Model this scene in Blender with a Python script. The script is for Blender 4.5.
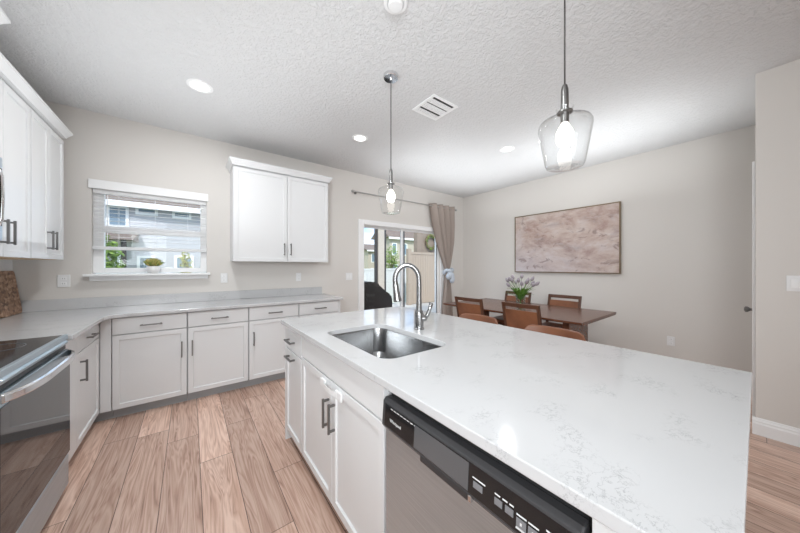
import bpy, bmesh, math, random
from mathutils import Vector, Matrix
random.seed(7)
SC = bpy.context.scene
for o in list(bpy.data.objects): bpy.data.objects.remove(o)
C = SC.collection
PI = math.pi
H = 2.84                      # ceiling height
BW, RW, LW = 3.965, 4.815, -1.24   # back, dining and left wall planes
PX, PY = 3.545, 0.010          # pier wall plane and its end
REAR = -4.2

# ------------------------------------------------------------------ camera
cd = bpy.data.cameras.new('camera'); cam = bpy.data.objects.new('camera', cd); C.objects.link(cam)
cam.location = (0, 0, 1.32); cam.rotation_euler = (PI/2, 0, -math.atan(210/274.0))
cd.sensor_width = 36; cd.lens = 36*274/800.0; cd.clip_start = 0.02; cd.clip_end = 300
SC.camera = cam
SC.view_settings.view_transform = 'Standard'; SC.view_settings.look = 'None'
SC.view_settings.gamma = 1; SC.view_settings.use_curve_mapping = False
SC.view_settings.exposure = 0.0

# ------------------------------------------------------------------ world, sun, large lights
W = bpy.data.worlds.new('sky'); SC.world = W; W.use_nodes = True
nt = W.node_tree; nt.nodes.clear()
wo = nt.nodes.new('ShaderNodeOutputWorld'); bg = nt.nodes.new('ShaderNodeBackground')
tc = nt.nodes.new('ShaderNodeTexCoord'); mp = nt.nodes.new('ShaderNodeMapping'); mp.inputs['Scale'].default_value = (3, 3, 7)
nz = nt.nodes.new('ShaderNodeTexNoise'); nz.inputs['Scale'].default_value = 2.2; nz.inputs['Detail'].default_value = 6
cr = nt.nodes.new('ShaderNodeValToRGB')
cr.color_ramp.elements[0].position = .42; cr.color_ramp.elements[0].color = (.36, .58, .92, 1)
cr.color_ramp.elements[1].position = .62; cr.color_ramp.elements[1].color = (.95, .97, 1, 1)
nt.links.new(tc.outputs['Generated'], mp.inputs[0]); nt.links.new(mp.outputs[0], nz.inputs[0])
nt.links.new(nz.outputs[0], cr.inputs[0]); nt.links.new(cr.outputs[0], bg.inputs[0]); nt.links.new(bg.outputs[0], wo.inputs[0])
bg.inputs['Strength'].default_value = 2.0

def light(name, kind, loc, rot, energy, size=None, sizey=None, color=(1, 1, 1), **k):
    l = bpy.data.lights.new(name, kind); o = bpy.data.objects.new(name, l); C.objects.link(o)
    o.location = loc; o.rotation_euler = rot; l.energy = energy; l.color = color
    if size and kind == 'AREA':
        l.size = size
        if sizey: l.shape = 'RECTANGLE'; l.size_y = sizey
    for a, b in k.items(): setattr(l, a, b)
    return o
light('sun', 'SUN', (0, 0, 10), (math.radians(48), 0, math.radians(-28)), 3.4, color=(1, .96, .9), angle=.01)
# daylight from the living room windows behind the camera
light('rear_daylight', 'AREA', (-.4, -4.0, 1.5), (math.radians(95), 0, 0), 42, 1.6, 2.2, (.92, .965, 1))
# added fill lights facing the ceiling, and one from the aisle towards dining side
for _x, _y, _z, _sx, _sy, _e in ((1.7, 1.2, 2.0, 3.2, 1.8, 6), (-.1, 2.6, 1.5, 1.7, 1.7, 10), (3.35, 2.9, 2.0, 2.3, 1.4, 12), (3.9, 1.25, 2.0, 1.2, 1.7, 11)):
    light('ceiling_bounce', 'AREA', (_x, _y, _z), (PI, 0, 0), _e, _sx, _sy, (.92, .97, 1), spread=math.radians(130))
light('dining_side_fill', 'AREA', (-1.0, -.7, 1.9), (math.radians(89), 0, math.radians(-47)), 41, 1.5, 1.1, (.92, .965, 1), spread=math.radians(95))
light('aisle_fill', 'AREA', (-.05, .9, H-.02), (0, 0, 0), 24, .16, None, (.92, .975, 1), shape='DISK')  # unseen fill added overhead to brighten the island face and aisle floor

# ------------------------------------------------------------------ materials
def mat(name, col=(.8, .8, .8), rough=.5, metal=0, spec=.5, emit=None, es=0, coat=0, sub=0):
    m = bpy.data.materials.new(name); m.use_nodes = True
    b = m.node_tree.nodes['Principled BSDF']
    b.inputs['Base Color'].default_value = (*col, 1); b.inputs['Roughness'].default_value = rough
    b.inputs['Metallic'].default_value = metal; b.inputs['Specular IOR Level'].default_value = spec
    b.inputs['Coat Weight'].default_value = coat
    if emit: b.inputs['Emission Color'].default_value = (*emit, 1); b.inputs['Emission Strength'].default_value = es
    return m
def N(m, t, **k):
    n = m.node_tree.nodes.new(t)
    for a, b in k.items():
        if a in n.inputs: n.inputs[a].default_value = b
        else: setattr(n, a, b)
    return n
def L(m, a, b): m.node_tree.links.new(a, b)
def B(m): return m.node_tree.nodes['Principled BSDF']
def coords(m, scale=(1, 1, 1), rot=(0, 0, 0), kind='Object'):
    t = N(m, 'ShaderNodeTexCoord'); p = N(m, 'ShaderNodeMapping'); p.inputs['Scale'].default_value = scale; p.inputs['Rotation'].default_value = rot
    L(m, t.outputs[kind], p.inputs[0]); return p.outputs[0]
def noise(m, vec, scale, detail=3, rough=.5, dist=0):
    n = N(m, 'ShaderNodeTexNoise'); n.inputs['Scale'].default_value = scale; n.inputs['Detail'].default_value = detail
    n.inputs['Roughness'].default_value = rough; n.inputs['Distortion'].default_value = dist
    L(m, vec, n.inputs['Vector']); return n.outputs[0]
def ramp(m, fac, stops):
    r = N(m, 'ShaderNodeValToRGB'); e = r.color_ramp.elements
    while len(e) < len(stops): e.new(.5)
    for q, (p, c) in zip(e, stops): q.position = p; q.color = (*c, 1)
    L(m, fac, r.inputs[0]); return r.outputs[0]
def bump(m, hgt, strength, dist=.01):
    b = N(m, 'ShaderNodeBump'); b.inputs['Strength'].default_value = strength; b.inputs['Distance'].default_value = dist
    L(m, hgt, b.inputs['Height']); L(m, b.outputs[0], B(m).inputs['Normal'])
def mix(m, fac, a, b, mode='MIX'):
    n = N(m, 'ShaderNodeMix'); n.data_type = 'RGBA'; n.blend_type = mode
    for s, v in ((0, fac), (6, a), (7, b)):
        if hasattr(v, 'links') or hasattr(v, 'is_linked'): L(m, v, n.inputs[s])
        else: n.inputs[s].default_value = v if s == 0 else (*v, 1)
    return n.outputs[2]
def math_(m, op, a, b=None):
    n = N(m, 'ShaderNodeMath'); n.operation = op
    for i, v in enumerate((a, b)):
        if v is None: continue
        if isinstance(v, (int, float)): n.inputs[i].default_value = v
        else: L(m, v, n.inputs[i])
    return n.outputs[0]

m_wall = mat('wall_paint', (.71, .68, .645), .7, spec=.25); bump(m_wall, noise(m_wall, coords(m_wall), 55, 3), .12, .004)
m_ceil = mat('ceiling_knockdown', (.68, .68, .682), .8, spec=.2)
_v = coords(m_ceil); bump(m_ceil, ramp(m_ceil, noise(m_ceil, _v, 34, 4, .6, .6), [(.42, (0, 0, 0)), (.6, (1, 1, 1))]), .6, .006)
m_white = mat('cabinet_white', (.74, .745, .75), .32)
m_trim = mat('trim_white', (.88, .88, .88), .35)
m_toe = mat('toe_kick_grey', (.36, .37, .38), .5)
m_carc = mat('cabinet_gap_shadowline', (.55, .55, .56), .5)
m_birch = mat('raw_cabinet_underside', (.62, .45, .28), .6)
m_quartz = mat('white_quartz', (.57, .57, .575), .09)
_v = coords(m_quartz, (1, 1.3, 1)); n1 = noise(m_quartz, _v, 30, 4, .7, .2); n2 = noise(m_quartz, _v, 6.5, 3)
vein = ramp(m_quartz, n1, [(.475, (0, 0, 0)), (.5, (1, 1, 1)), (.525, (0, 0, 0))]); msk = ramp(m_quartz, n2, [(.53, (0, 0, 0)), (.64, (1, 1, 1))])
n3 = ramp(m_quartz, noise(m_quartz, coords(m_quartz), 60, 3), [(.62, (0, 0, 0)), (.68, (1, 1, 1))])
_f = math_(m_quartz, 'MULTIPLY', math_(m_quartz, 'ADD', vein, math_(m_quartz, 'MULTIPLY', n3, .5)), math_(m_quartz, 'MULTIPLY', msk, .8))
L(m_quartz, mix(m_quartz, _f, (.57, .57, .575), (.37, .37, .38)), B(m_quartz).inputs['Base Color'])
m_nickel = mat('brushed_nickel', (.22, .215, .21), .34, 1)
m_rod = mat('satin_nickel_rod', (.48, .47, .46), .3, 1)
m_chrome = mat('polished_nickel', (.75, .75, .76), .12, 1)
m_faucet = mat('spot_resist_stainless', (.36, .365, .37), .26, 1)
m_steel = mat('stainless_steel', (.56, .56, .57), .40, 1)
_v = coords(m_steel, (1, 1, 60)); L(m_steel, ramp(m_steel, noise(m_steel, _v, 4, 3), [(.3, (.50, .58, .64)), (.7, (.60, .68, .74))]), B(m_steel).inputs['Base Color'])
m_sink = mat('sink_steel', (.35, .355, .36), .24, 1)
m_black = mat('black_gloss', (.012, .012, .013), .08)
m_blackm = mat('black_plastic', (.03, .03, .032), .35)
m_dwp = mat('charcoal_panel', (.05, .05, .053), .22)
m_dwd = mat('charcoal_display', (.10, .10, .105), .10)
m_mark = mat('panel_print', (.75, .75, .75), .5)
m_btn = mat('panel_button', (.2, .2, .21), .4)
m_glassblk = mat('oven_glass', (.03, .03, .032), .04, spec=.8)
m_cook = mat('ceramic_cooktop', (.03, .03, .033), .07)
m_plastic = mat('white_plastic', (.82, .82, .82), .4)
m_slot = mat('socket_slots', (.25, .25, .25), .5)
m_tile = mat('white_tile', (.80, .80, .80), .2)
br = N(m_tile, 'ShaderNodeTexBrick'); br.inputs['Scale'].default_value = 1; br.inputs['Brick Width'].default_value = .3; br.inputs['Row Height'].default_value = .1
br.inputs['Mortar Size'].default_value = .002; br.inputs['Color1'].default_value = br.inputs['Color2'].default_value = (.8, .79, .79, 1); br.inputs['Mortar'].default_value = (.62, .62, .62, 1)
L(m_tile, coords(m_tile, rot=(PI/2, 0, PI/2)), br.inputs[0]); L(m_tile, br.outputs[0], B(m_tile).inputs['Base Color'])

def wood(name, c1, c2, rough=.35, axis='Y', sc=1.0):
    m = mat(name, c1, rough)
    s = {'X': (2, 22, 22), 'Y': (22, 2, 22), 'Z': (22, 22, 2)}[axis]
    v = coords(m, tuple(a*sc for a in s)); n = noise(m, v, 1.6, 5, .6, .8)
    L(m, ramp(m, n, [(.3, c2), (.7, c1)]), B(m).inputs['Base Color']); return m
m_walnut = wood('walnut_table', (.165, .066, .037), (.095, .038, .022), .25)
m_chairw = wood('chair_wood', (.12, .048, .025), (.07, .028, .015), .38, 'Z')
m_leather = mat('tan_leather', (.27, .105, .048), .45); bump(m_leather, noise(m_leather, coords(m_leather), 90, 3), .1, .003)
L(m_leather, ramp(m_leather, noise(m_leather, coords(m_leather), 5, 4), [(.3, (.16, .058, .027)), (.7, (.25, .098, .045))]), B(m_leather).inputs['Base Color'])
m_board = mat('mango_wood_mosaic', (.3, .17, .1), .55)
vo = N(m_board, 'ShaderNodeTexVoronoi'); vo.inputs['Scale'].default_value = 34; L(m_board, coords(m_board, (1, 1, 1.4)), vo.inputs['Vector'])
L(m_board, ramp(m_board, mix(m_board, .5, vo.outputs['Color'], noise(m_board, coords(m_board), 40, 4)), [(.25, (.10, .05, .03)), (.5, (.27, .15, .09)), (.8, (.55, .38, .26))]), B(m_board).inputs['Base Color'])

# floor: oak planks running along Y, .187 wide, 1.22 long, each row shifted
m_floor = mat('oak_vinyl_plank', (.4, .28, .22), .28)
t = N(m_floor, 'ShaderNodeTexCoord'); sx = N(m_floor, 'ShaderNodeSeparateXYZ'); L(m_floor, t.outputs['Object'], sx.inputs[0])
PWID, PLEN = .187, 1.22
rx = math_(m_floor, 'DIVIDE', math_(m_floor, 'ADD', sx.outputs[0], 10 + .045), PWID); row = math_(m_floor, 'FLOOR', rx)
w1 = N(m_floor, 'ShaderNodeTexWhiteNoise'); w1.noise_dimensions = '1D'; L(m_floor, row, w1.inputs['W'])
ry = math_(m_floor, 'ADD', math_(m_floor, 'DIVIDE', math_(m_floor, 'ADD', sx.outputs[1], 20), PLEN), w1.outputs[0]); coln = math_(m_floor, 'FLOOR', ry)
cb = N(m_floor, 'ShaderNodeCombineXYZ'); L(m_floor, row, cb.inputs[0]); L(m_floor, coln, cb.inputs[1])
w2 = N(m_floor, 'ShaderNodeTexWhiteNoise'); w2.noise_dimensions = '3D'; L(m_floor, cb.outputs[0], w2.inputs['Vector'])
def seam(v, wid):
    fr = math_(m_floor, 'FRACT', v); d = math_(m_floor, 'MINIMUM', fr, math_(m_floor, 'SUBTRACT', 1.0, fr)); return math_(m_floor, 'LESS_THAN', d, wid)
sm = math_(m_floor, 'MAXIMUM', seam(rx, .009), seam(ry, .0014))
off = N(m_floor, 'ShaderNodeVectorMath'); off.operation = 'SCALE'; L(m_floor, w2.outputs['Color'], off.inputs[0]); off.inputs['Scale'].default_value = 17
ad = N(m_floor, 'ShaderNodeVectorMath'); ad.operation = 'ADD'; L(m_floor, t.outputs['Object'], ad.inputs[0]); L(m_floor, off.outputs[0], ad.inputs[1])
mpf = N(m_floor, 'ShaderNodeMapping'); mpf.inputs['Scale'].default_value = (13, 1.0, 1); L(m_floor, ad.outputs[0], mpf.inputs[0])
g1 = noise(m_floor, mpf.outputs[0], 1.0, 2, .5, 1.2)
rings = math_(m_floor, 'FRACT', math_(m_floor, 'MULTIPLY', g1, 9.0)); rings = math_(m_floor, 'ABSOLUTE', math_(m_floor, 'SUBTRACT', rings, .5))
mpg = N(m_floor, 'ShaderNodeMapping'); mpg.inputs['Scale'].default_value = (70, 3, 1); L(m_floor, ad.outputs[0], mpg.inputs[0])
g2 = noise(m_floor, mpg.outputs[0], 1.0, 4, .6)
gr = math_(m_floor, 'ADD', math_(m_floor, 'MULTIPLY', rings, .44), math_(m_floor, 'ADD', math_(m_floor, 'MULTIPLY', g2, .55), math_(m_floor, 'MULTIPLY', g1, .32)))
base = ramp(m_floor, gr, [(.30, (.29, .17, .124)), (.46, (.56, .365, .285)), (.68, (.74, .545, .455))])
tone = ramp(m_floor, w2.outputs[0], [(0, (.76, .73, .71)), (1, (1.16, 1.15, 1.13))])
c_ = mix(m_floor, 1.0, base, tone, 'MULTIPLY')
L(m_floor, mix(m_floor, sm, c_, (.10, .06, .045)), B(m_floor).inputs['Base Color'])

# window glass: clear with a fresnel reflection
def glass_mat(name, tint=(1, 1, 1), r=1.0, ior=4.0):
    m = bpy.data.materials.new(name); m.use_nodes = True; nt = m.node_tree; nt.nodes.clear()
    o = nt.nodes.new('ShaderNodeOutputMaterial'); t = nt.nodes.new('ShaderNodeBsdfTransparent'); t.inputs[0].default_value = (*tint, 1)
    g = nt.nodes.new('ShaderNodeBsdfGlossy'); g.inputs['Roughness'].default_value = .0; fr = nt.nodes.new('ShaderNodeLayerWeight'); fr.inputs[0].default_value = .5
    pw = nt.nodes.new('ShaderNodeMath'); pw.operation = 'POWER'; pw.inputs[1].default_value = ior; nt.links.new(fr.outputs['Facing'], pw.inputs[0])
    ad = nt.nodes.new('ShaderNodeMath'); ad.operation = 'ADD'; ad.inputs[1].default_value = .04; nt.links.new(pw.outputs[0], ad.inputs[0])
    mm = nt.nodes.new('ShaderNodeMath'); mm.operation = 'MULTIPLY'; mm.inputs[1].default_value = r; mm.use_clamp = True; nt.links.new(ad.outputs[0], mm.inputs[0])
    mx = nt.nodes.new('ShaderNodeMixShader'); nt.links.new(mm.outputs[0], mx.inputs[0]); nt.links.new(t.outputs[0], mx.inputs[1]); nt.links.new(g.outputs[0], mx.inputs[2]); nt.links.new(mx.outputs[0], o.inputs[0])
    return m
m_glass = glass_mat('window_glass', (.97, .98, .98), .6)
m_shade = glass_mat('clear_lamp_glass', (.97, .975, .975), .9, 3.0)
m_vase = glass_mat('vase_glass', (.90, .95, .94), 1.0, 3.0)
m_bulb = mat('lit_bulb', (1, 1, 1), .5, emit=(1, .93, .82), es=9)
m_can = mat('lit_downlight', (1, 1, 1), .5, emit=(1, .97, .92), es=5)
m_siding = mat('blue_grey_siding', (.48, .475, .51), .7)
wv = N(m_siding, 'ShaderNodeTexWave'); wv.bands_direction = 'Z'; wv.wave_profile = 'SAW'; wv.inputs['Scale'].default_value = 1.6; L(m_siding, coords(m_siding), wv.inputs['Vector']); bump(m_siding, wv.outputs[1], .6, .03)
m_roof = mat('brown_shingles', (.19, .145, .12), .9); bump(m_roof, noise(m_roof, coords(m_roof), 12, 4), .5, .03)
m_stucco = mat('cream_stucco', (.50, .44, .37), .9)
m_gate = mat('weathered_beige_boards', (.36, .29, .225), .85)
m_tan = mat('tan_stucco', (.26, .205, .16), .9); bump(m_tan, noise(m_tan, coords(m_tan), 30, 3), .2, .01)
m_skyglass = mat('far_window_glass', (.20, .27, .33), .08)
m_vinyl = mat('white_vinyl_fence', (.72, .73, .76), .5)
m_grass = mat('lawn', (.12, .2, .03), .9); L(m_grass, ramp(m_grass, noise(m_grass, coords(m_grass), 8, 5), [(.3, (.12, .19, .02)), (.7, (.28, .36, .06))]), B(m_grass).inputs['Base Color'])
m_conc = mat('patio_concrete', (.5, .47, .43), .85); bump(m_conc, noise(m_conc, coords(m_conc), 30, 3), .2, .005)
m_leaf = mat('green_leaves', (.10, .20, .03), .6); L(m_leaf, ramp(m_leaf, noise(m_leaf, coords(m_leaf), 6, 3), [(.3, (.05, .13, .02)), (.7, (.26, .36, .06))]), B(m_leaf).inputs['Base Color'])
m_succ = mat('succulent_leaf', (.28, .33, .07), .5); L(m_succ, ramp(m_succ, noise(m_succ, coords(m_succ), 40, 2), [(.35, (.14, .22, .04)), (.65, (.50, .40, .12))]), B(m_succ).inputs['Base Color'])
m_tulip = mat('pale_lilac_petals', (.36, .32, .35), .6)
m_stem = mat('tulip_green', (.10, .22, .03), .5)
m_bark = mat('bark', (.12, .08, .05), .9)
m_cover = mat('brown_grill_cover', (.03, .022, .018), .45)
m_curtain = mat('taupe_curtain', (.36, .30, .265), .85); _v = coords(m_curtain, (1, 1, .3)); bump(m_curtain, noise(m_curtain, _v, 160, 2), .15, .003)
B(m_curtain).inputs['Subsurface Weight'].default_value = 0
m_tie = mat('pale_blue_tie', (.60, .66, .74), .8)
m_blind = mat('white_blind', (.90, .90, .90), .5)
_o = [n for n in m_blind.node_tree.nodes if n.type == 'OUTPUT_MATERIAL'][0]; _t = N(m_blind, 'ShaderNodeBsdfTranslucent'); _t.inputs[0].default_value = (.92, .92, .92, 1)
_m = N(m_blind, 'ShaderNodeMixShader'); _m.inputs[0].default_value = .25; L(m_blind, B(m_blind).outputs[0], _m.inputs[1]); L(m_blind, _t.outputs[0], _m.inputs[2]); L(m_blind, _m.outputs[0], _o.inputs[0])
m_bronze = mat('dark_screen_frame', (.035, .03, .028), .5)
m_gold = mat('bronze_picture_frame', (.21, .155, .095), .35, .6)
m_twig = mat('twig_brown', (.14, .10, .05), .9)
m_water = mat('water_stems', (.2, .3, .2), .2)

m_art = mat('abstract_canvas', (.6, .5, .45), .6)
v1 = coords(m_art, (1, 1.0, 1.9)); a1 = noise(m_art, v1, 1.7, 7, .6, .5); a2 = noise(m_art, coords(m_art, (1, 1.6, 3.2), (0, 0, 0)), 2.0, 7, .68, .3); a3 = noise(m_art, coords(m_art, (1, 2.2, 3.2)), 2.1, 5, .6, 1.5)
ca = ramp(m_art, a1, [(.34, (.24, .15, .13)), (.43, (.46, .33, .29)), (.52, (.58, .47, .42)), (.60, (.62, .54, .50)), (.68, (.42, .34, .35))])
cb_ = ramp(m_art, a2, [(.38, (.66, .62, .62)), (.5, (.54, .43, .38)), (.62, (.34, .22, .19))])
cc = mix(m_art, .5, ca, cb_)
sa = N(m_art, 'ShaderNodeSeparateXYZ'); L(m_art, N(m_art, 'ShaderNodeTexCoord').outputs['Object'], sa.inputs[0])
pale = math_(m_art, 'MULTIPLY', math_(m_art, 'SUBTRACT', .62, sa.outputs[2]), math_(m_art, 'ADD', sa.outputs[1], .75))   # lilac-white paint in the far lower corner
pale = math_(m_art, 'MULTIPLY', math_(m_art, 'MINIMUM', math_(m_art, 'MAXIMUM', pale, 0.0), .9), .85)
cc = mix(m_art, pale, cc, (.62, .58, .62))
dk = math_(m_art, 'MULTIPLY', ramp(m_art, a3, [(.58, (0, 0, 0)), (.66, (1, 1, 1))]), .6)
L(m_art, mix(m_art, dk, cc, (.22, .15, .14)), B(m_art).inputs['Base Color'])

# ------------------------------------------------------------------ mesh helpers
def nb(): return bmesh.new()
def box(bm, a, b):
    x0, x1 = sorted((a[0], b[0])); y0, y1 = sorted((a[1], b[1])); z0, z1 = sorted((a[2], b[2]))
    v = [bm.verts.new(p) for p in ((x0,y0,z0),(x1,y0,z0),(x1,y1,z0),(x0,y1,z0),(x0,y0,z1),(x1,y0,z1),(x1,y1,z1),(x0,y1,z1))]
    return [bm.faces.new([v[i] for i in f]) for f in ((3,2,1,0),(4,5,6,7),(0,1,5,4),(1,2,6,5),(2,3,7,6),(3,0,4,7))]
def bx(*ab):
    bm = nb()
    for i in range(0, len(ab), 2): box(bm, ab[i], ab[i+1])
    return bm
def frame_of(d):
    d = d.normalized(); u = d.orthogonal().normalized(); return u, d.cross(u)
def tube(bm, pts, rad, seg=12, cap=True):
    pts = [Vector(p) for p in pts]; n = len(pts); rad = rad if isinstance(rad, (list, tuple)) else [rad]*n
    u = None; rings = []
    for i, p in enumerate(pts):
        d = (pts[min(i+1, n-1)] - pts[max(i-1, 0)]).normalized()
        if u is None: u = d.orthogonal().normalized()
        u = (u - d*u.dot(d)).normalized(); w = d.cross(u)
        rings.append([bm.verts.new(p + (u*math.cos(2*PI*k/seg) + w*math.sin(2*PI*k/seg))*rad[i]) for k in range(seg)])
    for a, b in zip(rings, rings[1:]):
        for k in range(seg): bm.faces.new((a[k], a[(k+1) % seg], b[(k+1) % seg], b[k]))
    if cap: bm.faces.new(rings[0][::-1]); bm.faces.new(rings[-1])
    return bm
def lathe(bm, prof, c=(0, 0, 0), seg=32, cap=True):
    c = Vector(c); rings = []
    for r, z in prof: rings.append([bm.verts.new(c + Vector((r*math.cos(2*PI*k/seg), r*math.sin(2*PI*k/seg), z))) for k in range(seg)])
    for a, b in zip(rings, rings[1:]):
        for k in range(seg): bm.faces.new((a[k], a[(k+1) % seg], b[(k+1) % seg], b[k]))
    if cap: bm.faces.new(rings[0][::-1]); bm.faces.new(rings[-1])
    return bm
def prism(bm, poly, z0, z1, f=lambda p, z: (p[0], p[1], z)):
    a = [bm.verts.new(f(p, z0)) for p in poly]; b = [bm.verts.new(f(p, z1)) for p in poly]; n = len(poly)
    bm.faces.new(a[::-1]); bm.faces.new(b)
    for i in range(n): bm.faces.new((a[i], a[(i+1) % n], b[(i+1) % n], b[i]))
    return bm
def rrect(x0, x1, y0, y1, r, n=6):
    out = []
    for cx, cy, a in ((x1-r, y0+r, -PI/2), (x1-r, y1-r, 0), (x0+r, y1-r, PI/2), (x0+r, y0+r, PI)):
        for k in range(n+1): t = a + k*PI/2/n; out.append((cx+r*math.cos(t), cy+r*math.sin(t)))
    return out
ORG = {}
def obj(name, bm, m, parent=None, bevel=0, smooth=False, label=None, kind=None, solid=0, subsurf=0):
    bmesh.ops.recalc_face_normals(bm, faces=bm.faces)
    me = bpy.data.meshes.new(name); bm.to_mesh(me); bm.free(); o = bpy.data.objects.new(name, me); C.objects.link(o)
    me.materials.append(m)
    if smooth:
        for p in me.polygons: p.use_smooth = True
        if smooth == 'auto':
            me.set_sharp_from_angle(angle=math.radians(35))
    if parent is not None:
        org = ORG[parent.name]; me.transform(Matrix.Translation(-org)); o.parent = parent; ORG[o.name] = org
    if solid:
        s = o.modifiers.new('solidify', 'SOLIDIFY'); s.thickness = solid; s.offset = 0
    if bevel:
        b = o.modifiers.new('bevel', 'BEVEL'); b.width = bevel; b.segments = 2; b.limit_method = 'ANGLE'; b.angle_limit = math.radians(40)
    if subsurf:
        s = o.modifiers.new('subsurf', 'SUBSURF'); s.levels = s.render_levels = subsurf
    if label: o['label'] = label
    if kind: o['kind'] = kind
    return o
def thing(name, label, cat, loc=(0, 0, 0), group=None):
    o = bpy.data.objects.new(name, None); C.objects.link(o); o.location = loc; o.empty_display_size = .05
    o['label'] = label; o['category'] = cat
    if group: o['group'] = group
    ORG[o.name] = Vector(loc); return o
def tag(o, label, cat, group=None):
    o['label'] = label; o['category'] = cat
    if group: o['group'] = group
    return o
def recenter(o, loc):
    loc = Vector(loc); o.data.transform(Matrix.Translation(-loc)); o.location = loc; ORG[o.name] = loc; return o
def struct(name, bm, m, parent=None, **k):
    o = obj(name, bm, m, parent, **k)
    if parent is None: o['kind'] = 'structure'; ORG[o.name] = Vector((0, 0, 0))
    return o
def dup(root, loc, label=None, rotz=None, group=None):
    r = root.copy(); C.objects.link(r); r.location = loc
    if rotz is not None: r.rotation_euler = (0, 0, rotz)
    if label: r['label'] = label
    if group: r['group'] = group
    def rec(src, dst):
        for ch in list(src.children):
            c = ch.copy(); C.objects.link(c); c.parent = dst; rec(ch, c)
    rec(root, r); return r

# ------------------------------------------------------------------ room shell
TH = .16
struct('floor', bx((LW-TH, REAR-TH, -.06), (RW+TH, BW+TH, 0)), m_floor)
struct('ceiling', bx((LW-TH, REAR-TH, H), (RW+TH, BW+TH, H+.12)), m_ceil)
WX0, WX1, WZ0, WZ1 = -.765, .158, 1.235, 2.088      # kitchen window opening
SX0, SX1, SZ = 2.278, 4.075, 2.015                  # sliding door opening
y0, y1 = BW, BW+TH
struct('wall_back', bx((LW-TH, y0, 0), (WX0, y1, H), (WX0, y0, 0), (WX1, y1, WZ0), (WX0, y0, WZ1), (WX1, y1, H),
                       (WX1, y0, 0), (SX0, y1, H), (SX0, y0, SZ), (SX1, y1, H), (SX1, y0, 0), (RW+TH, y1, H)), m_wall)
struct('wall_left', bx((LW-TH, REAR, 0), (LW, BW, H)), m_wall)
struct('wall_dining', bx((RW, PY-.2, 0), (RW+TH, BW, H)), m_wall)
DX0, DX1, DZ = 3.69, 4.46, 2.10
struct('wall_hall', bx((PX+.13, PY-.12, 0), (DX0, PY, H), (DX1, PY-.12, 0), (RW, PY, H), (DX0, PY-.12, DZ), (DX1, PY, H)), m_wall)
struct('wall_pier', bx((PX, REAR, 0), (PX+.13, PY, H)), m_wall)
struct('wall_rear', bx((LW-TH, REAR-TH, 0), (RW+TH, REAR, H)), m_wall)
def baseboard(name, a, b, n):     # profile swept along a->b, n = outward normal
    bm = nb(); prof = [(0, 0), (.016, 0), (.016, .085), (.012, .097), (.012, .108), (.007, .118), (.004, .13), (0, .132)]
    a, b, n = Vector(a), Vector(b), Vector(n)
    A = [bm.verts.new(a + n*p + Vector((0, 0, q))) for p, q in prof]; Bv = [bm.verts.new(b + n*p + Vector((0, 0, q))) for p, q in prof]; k = len(prof)
    bm.faces.new(A[::-1]); bm.faces.new(Bv)
    for i in range(k): bm.faces.new((A[i], A[(i+1) % k], Bv[(i+1) % k], Bv[i]))
    return struct(name, bm, m_trim)
baseboard('baseboard_pier', (PX, REAR, 0), (PX, PY+.016, 0), (-1, 0, 0))
baseboard('baseboard_dining', (RW, PY+.02, 0), (RW, BW, 0), (-1, 0, 0))
baseboard('baseboard_back', (SX1+.1, BW, 0), (RW-.02, BW, 0), (0, -1, 0))
baseboard('baseboard_back_left', (1.63, BW, 0), (SX0-.1, BW, 0), (0, -1, 0))

# kitchen window
struct('trim_window_head', bx((WX0-.02, BW-.02, WZ1), (WX1+.012, BW-.0005, 2.175)), m_trim, bevel=.003)
win = struct('window_1', bx((WX0, BW+.05, WZ0+.02), (-.688, BW+.11, WZ1), (.098, BW+.05, WZ0+.02), (WX1, BW+.11, WZ1),
                            (-.688, BW+.05, WZ0+.02), (.098, BW+.11, 1.305), (-.688, BW+.05, 2.06), (.098, BW+.11, WZ1)), m_trim, bevel=.004)
obj('meeting_rail', bx((-.688, BW+.05, 1.665), (.098, BW+.10, 1.735)), m_trim, win, bevel=.004)
obj('glass_pane', bx((-.688, BW+.075, 1.305), (.098, BW+.081, 1.665), (-.688, BW+.085, 1.735), (.098, BW+.091, 2.06)), m_glass, win)
bm = nb(); box(bm, (WX0-.045, BW-.085, WZ0-.012), (WX1+.03, BW+.05, WZ0+.012))
struct('trim_window_stool', bm, m_trim, bevel=.006)
struct('trim_window_apron', bx((WX0-.012, BW-.018, 1.178), (WX1+.012, BW-.0005, WZ0-.012)), m_trim, bevel=.004)

# sliding glass door
struct('trim_slider', bx((SX0-.1, BW-.022, 0), (SX0, BW-.0005, SZ+.08), (SX1, BW-.022, 0), (SX1+.1, BW-.0005, SZ+.08), (SX0, BW-.022, SZ), (SX1, BW-.0005, SZ+.08)), m_trim, bevel=.004)
d1 = struct('door_1', bx((SX0, BW+.02, 0), (SX0+.025, BW+.13, SZ), (SX1-.03, BW+.02, 0), (SX1, BW+.13, SZ), (SX0, BW+.02, SZ-.012), (SX1, BW+.13, SZ), (SX0, BW+.02, .002), (SX1, BW+.13, .04)), m_trim, bevel=.003)
xm = 3.13
def sash(x0, x1, y):
    w = .03; return bx((x0, y, .04), (x0+w, y+.035, SZ-.012), (x1-w, y, .04), (x1, y+.035, SZ-.012), (x0+w, y, .04), (x1-w, y+.035, .04+.07), (x0+w, y, SZ-.035), (x1-w, y+.035, SZ-.012))
s1 = obj('fixed_sash', sash(SX0+.025, xm+.05, BW+.08), m_trim, d1, bevel=.003); s2 = obj('sliding_sash', sash(xm-.03, SX1-.03, BW+.035), m_trim, d1, bevel=.003)
obj('glass_pane', bx((SX0+.055, BW+.095, .11), (xm+.02, BW+.101, SZ-.035)), m_glass, s1); obj('glass_pane', bx((xm, BW+.05, .11), (SX1-.06, BW+.056, SZ-.035)), m_glass, s2)
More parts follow.
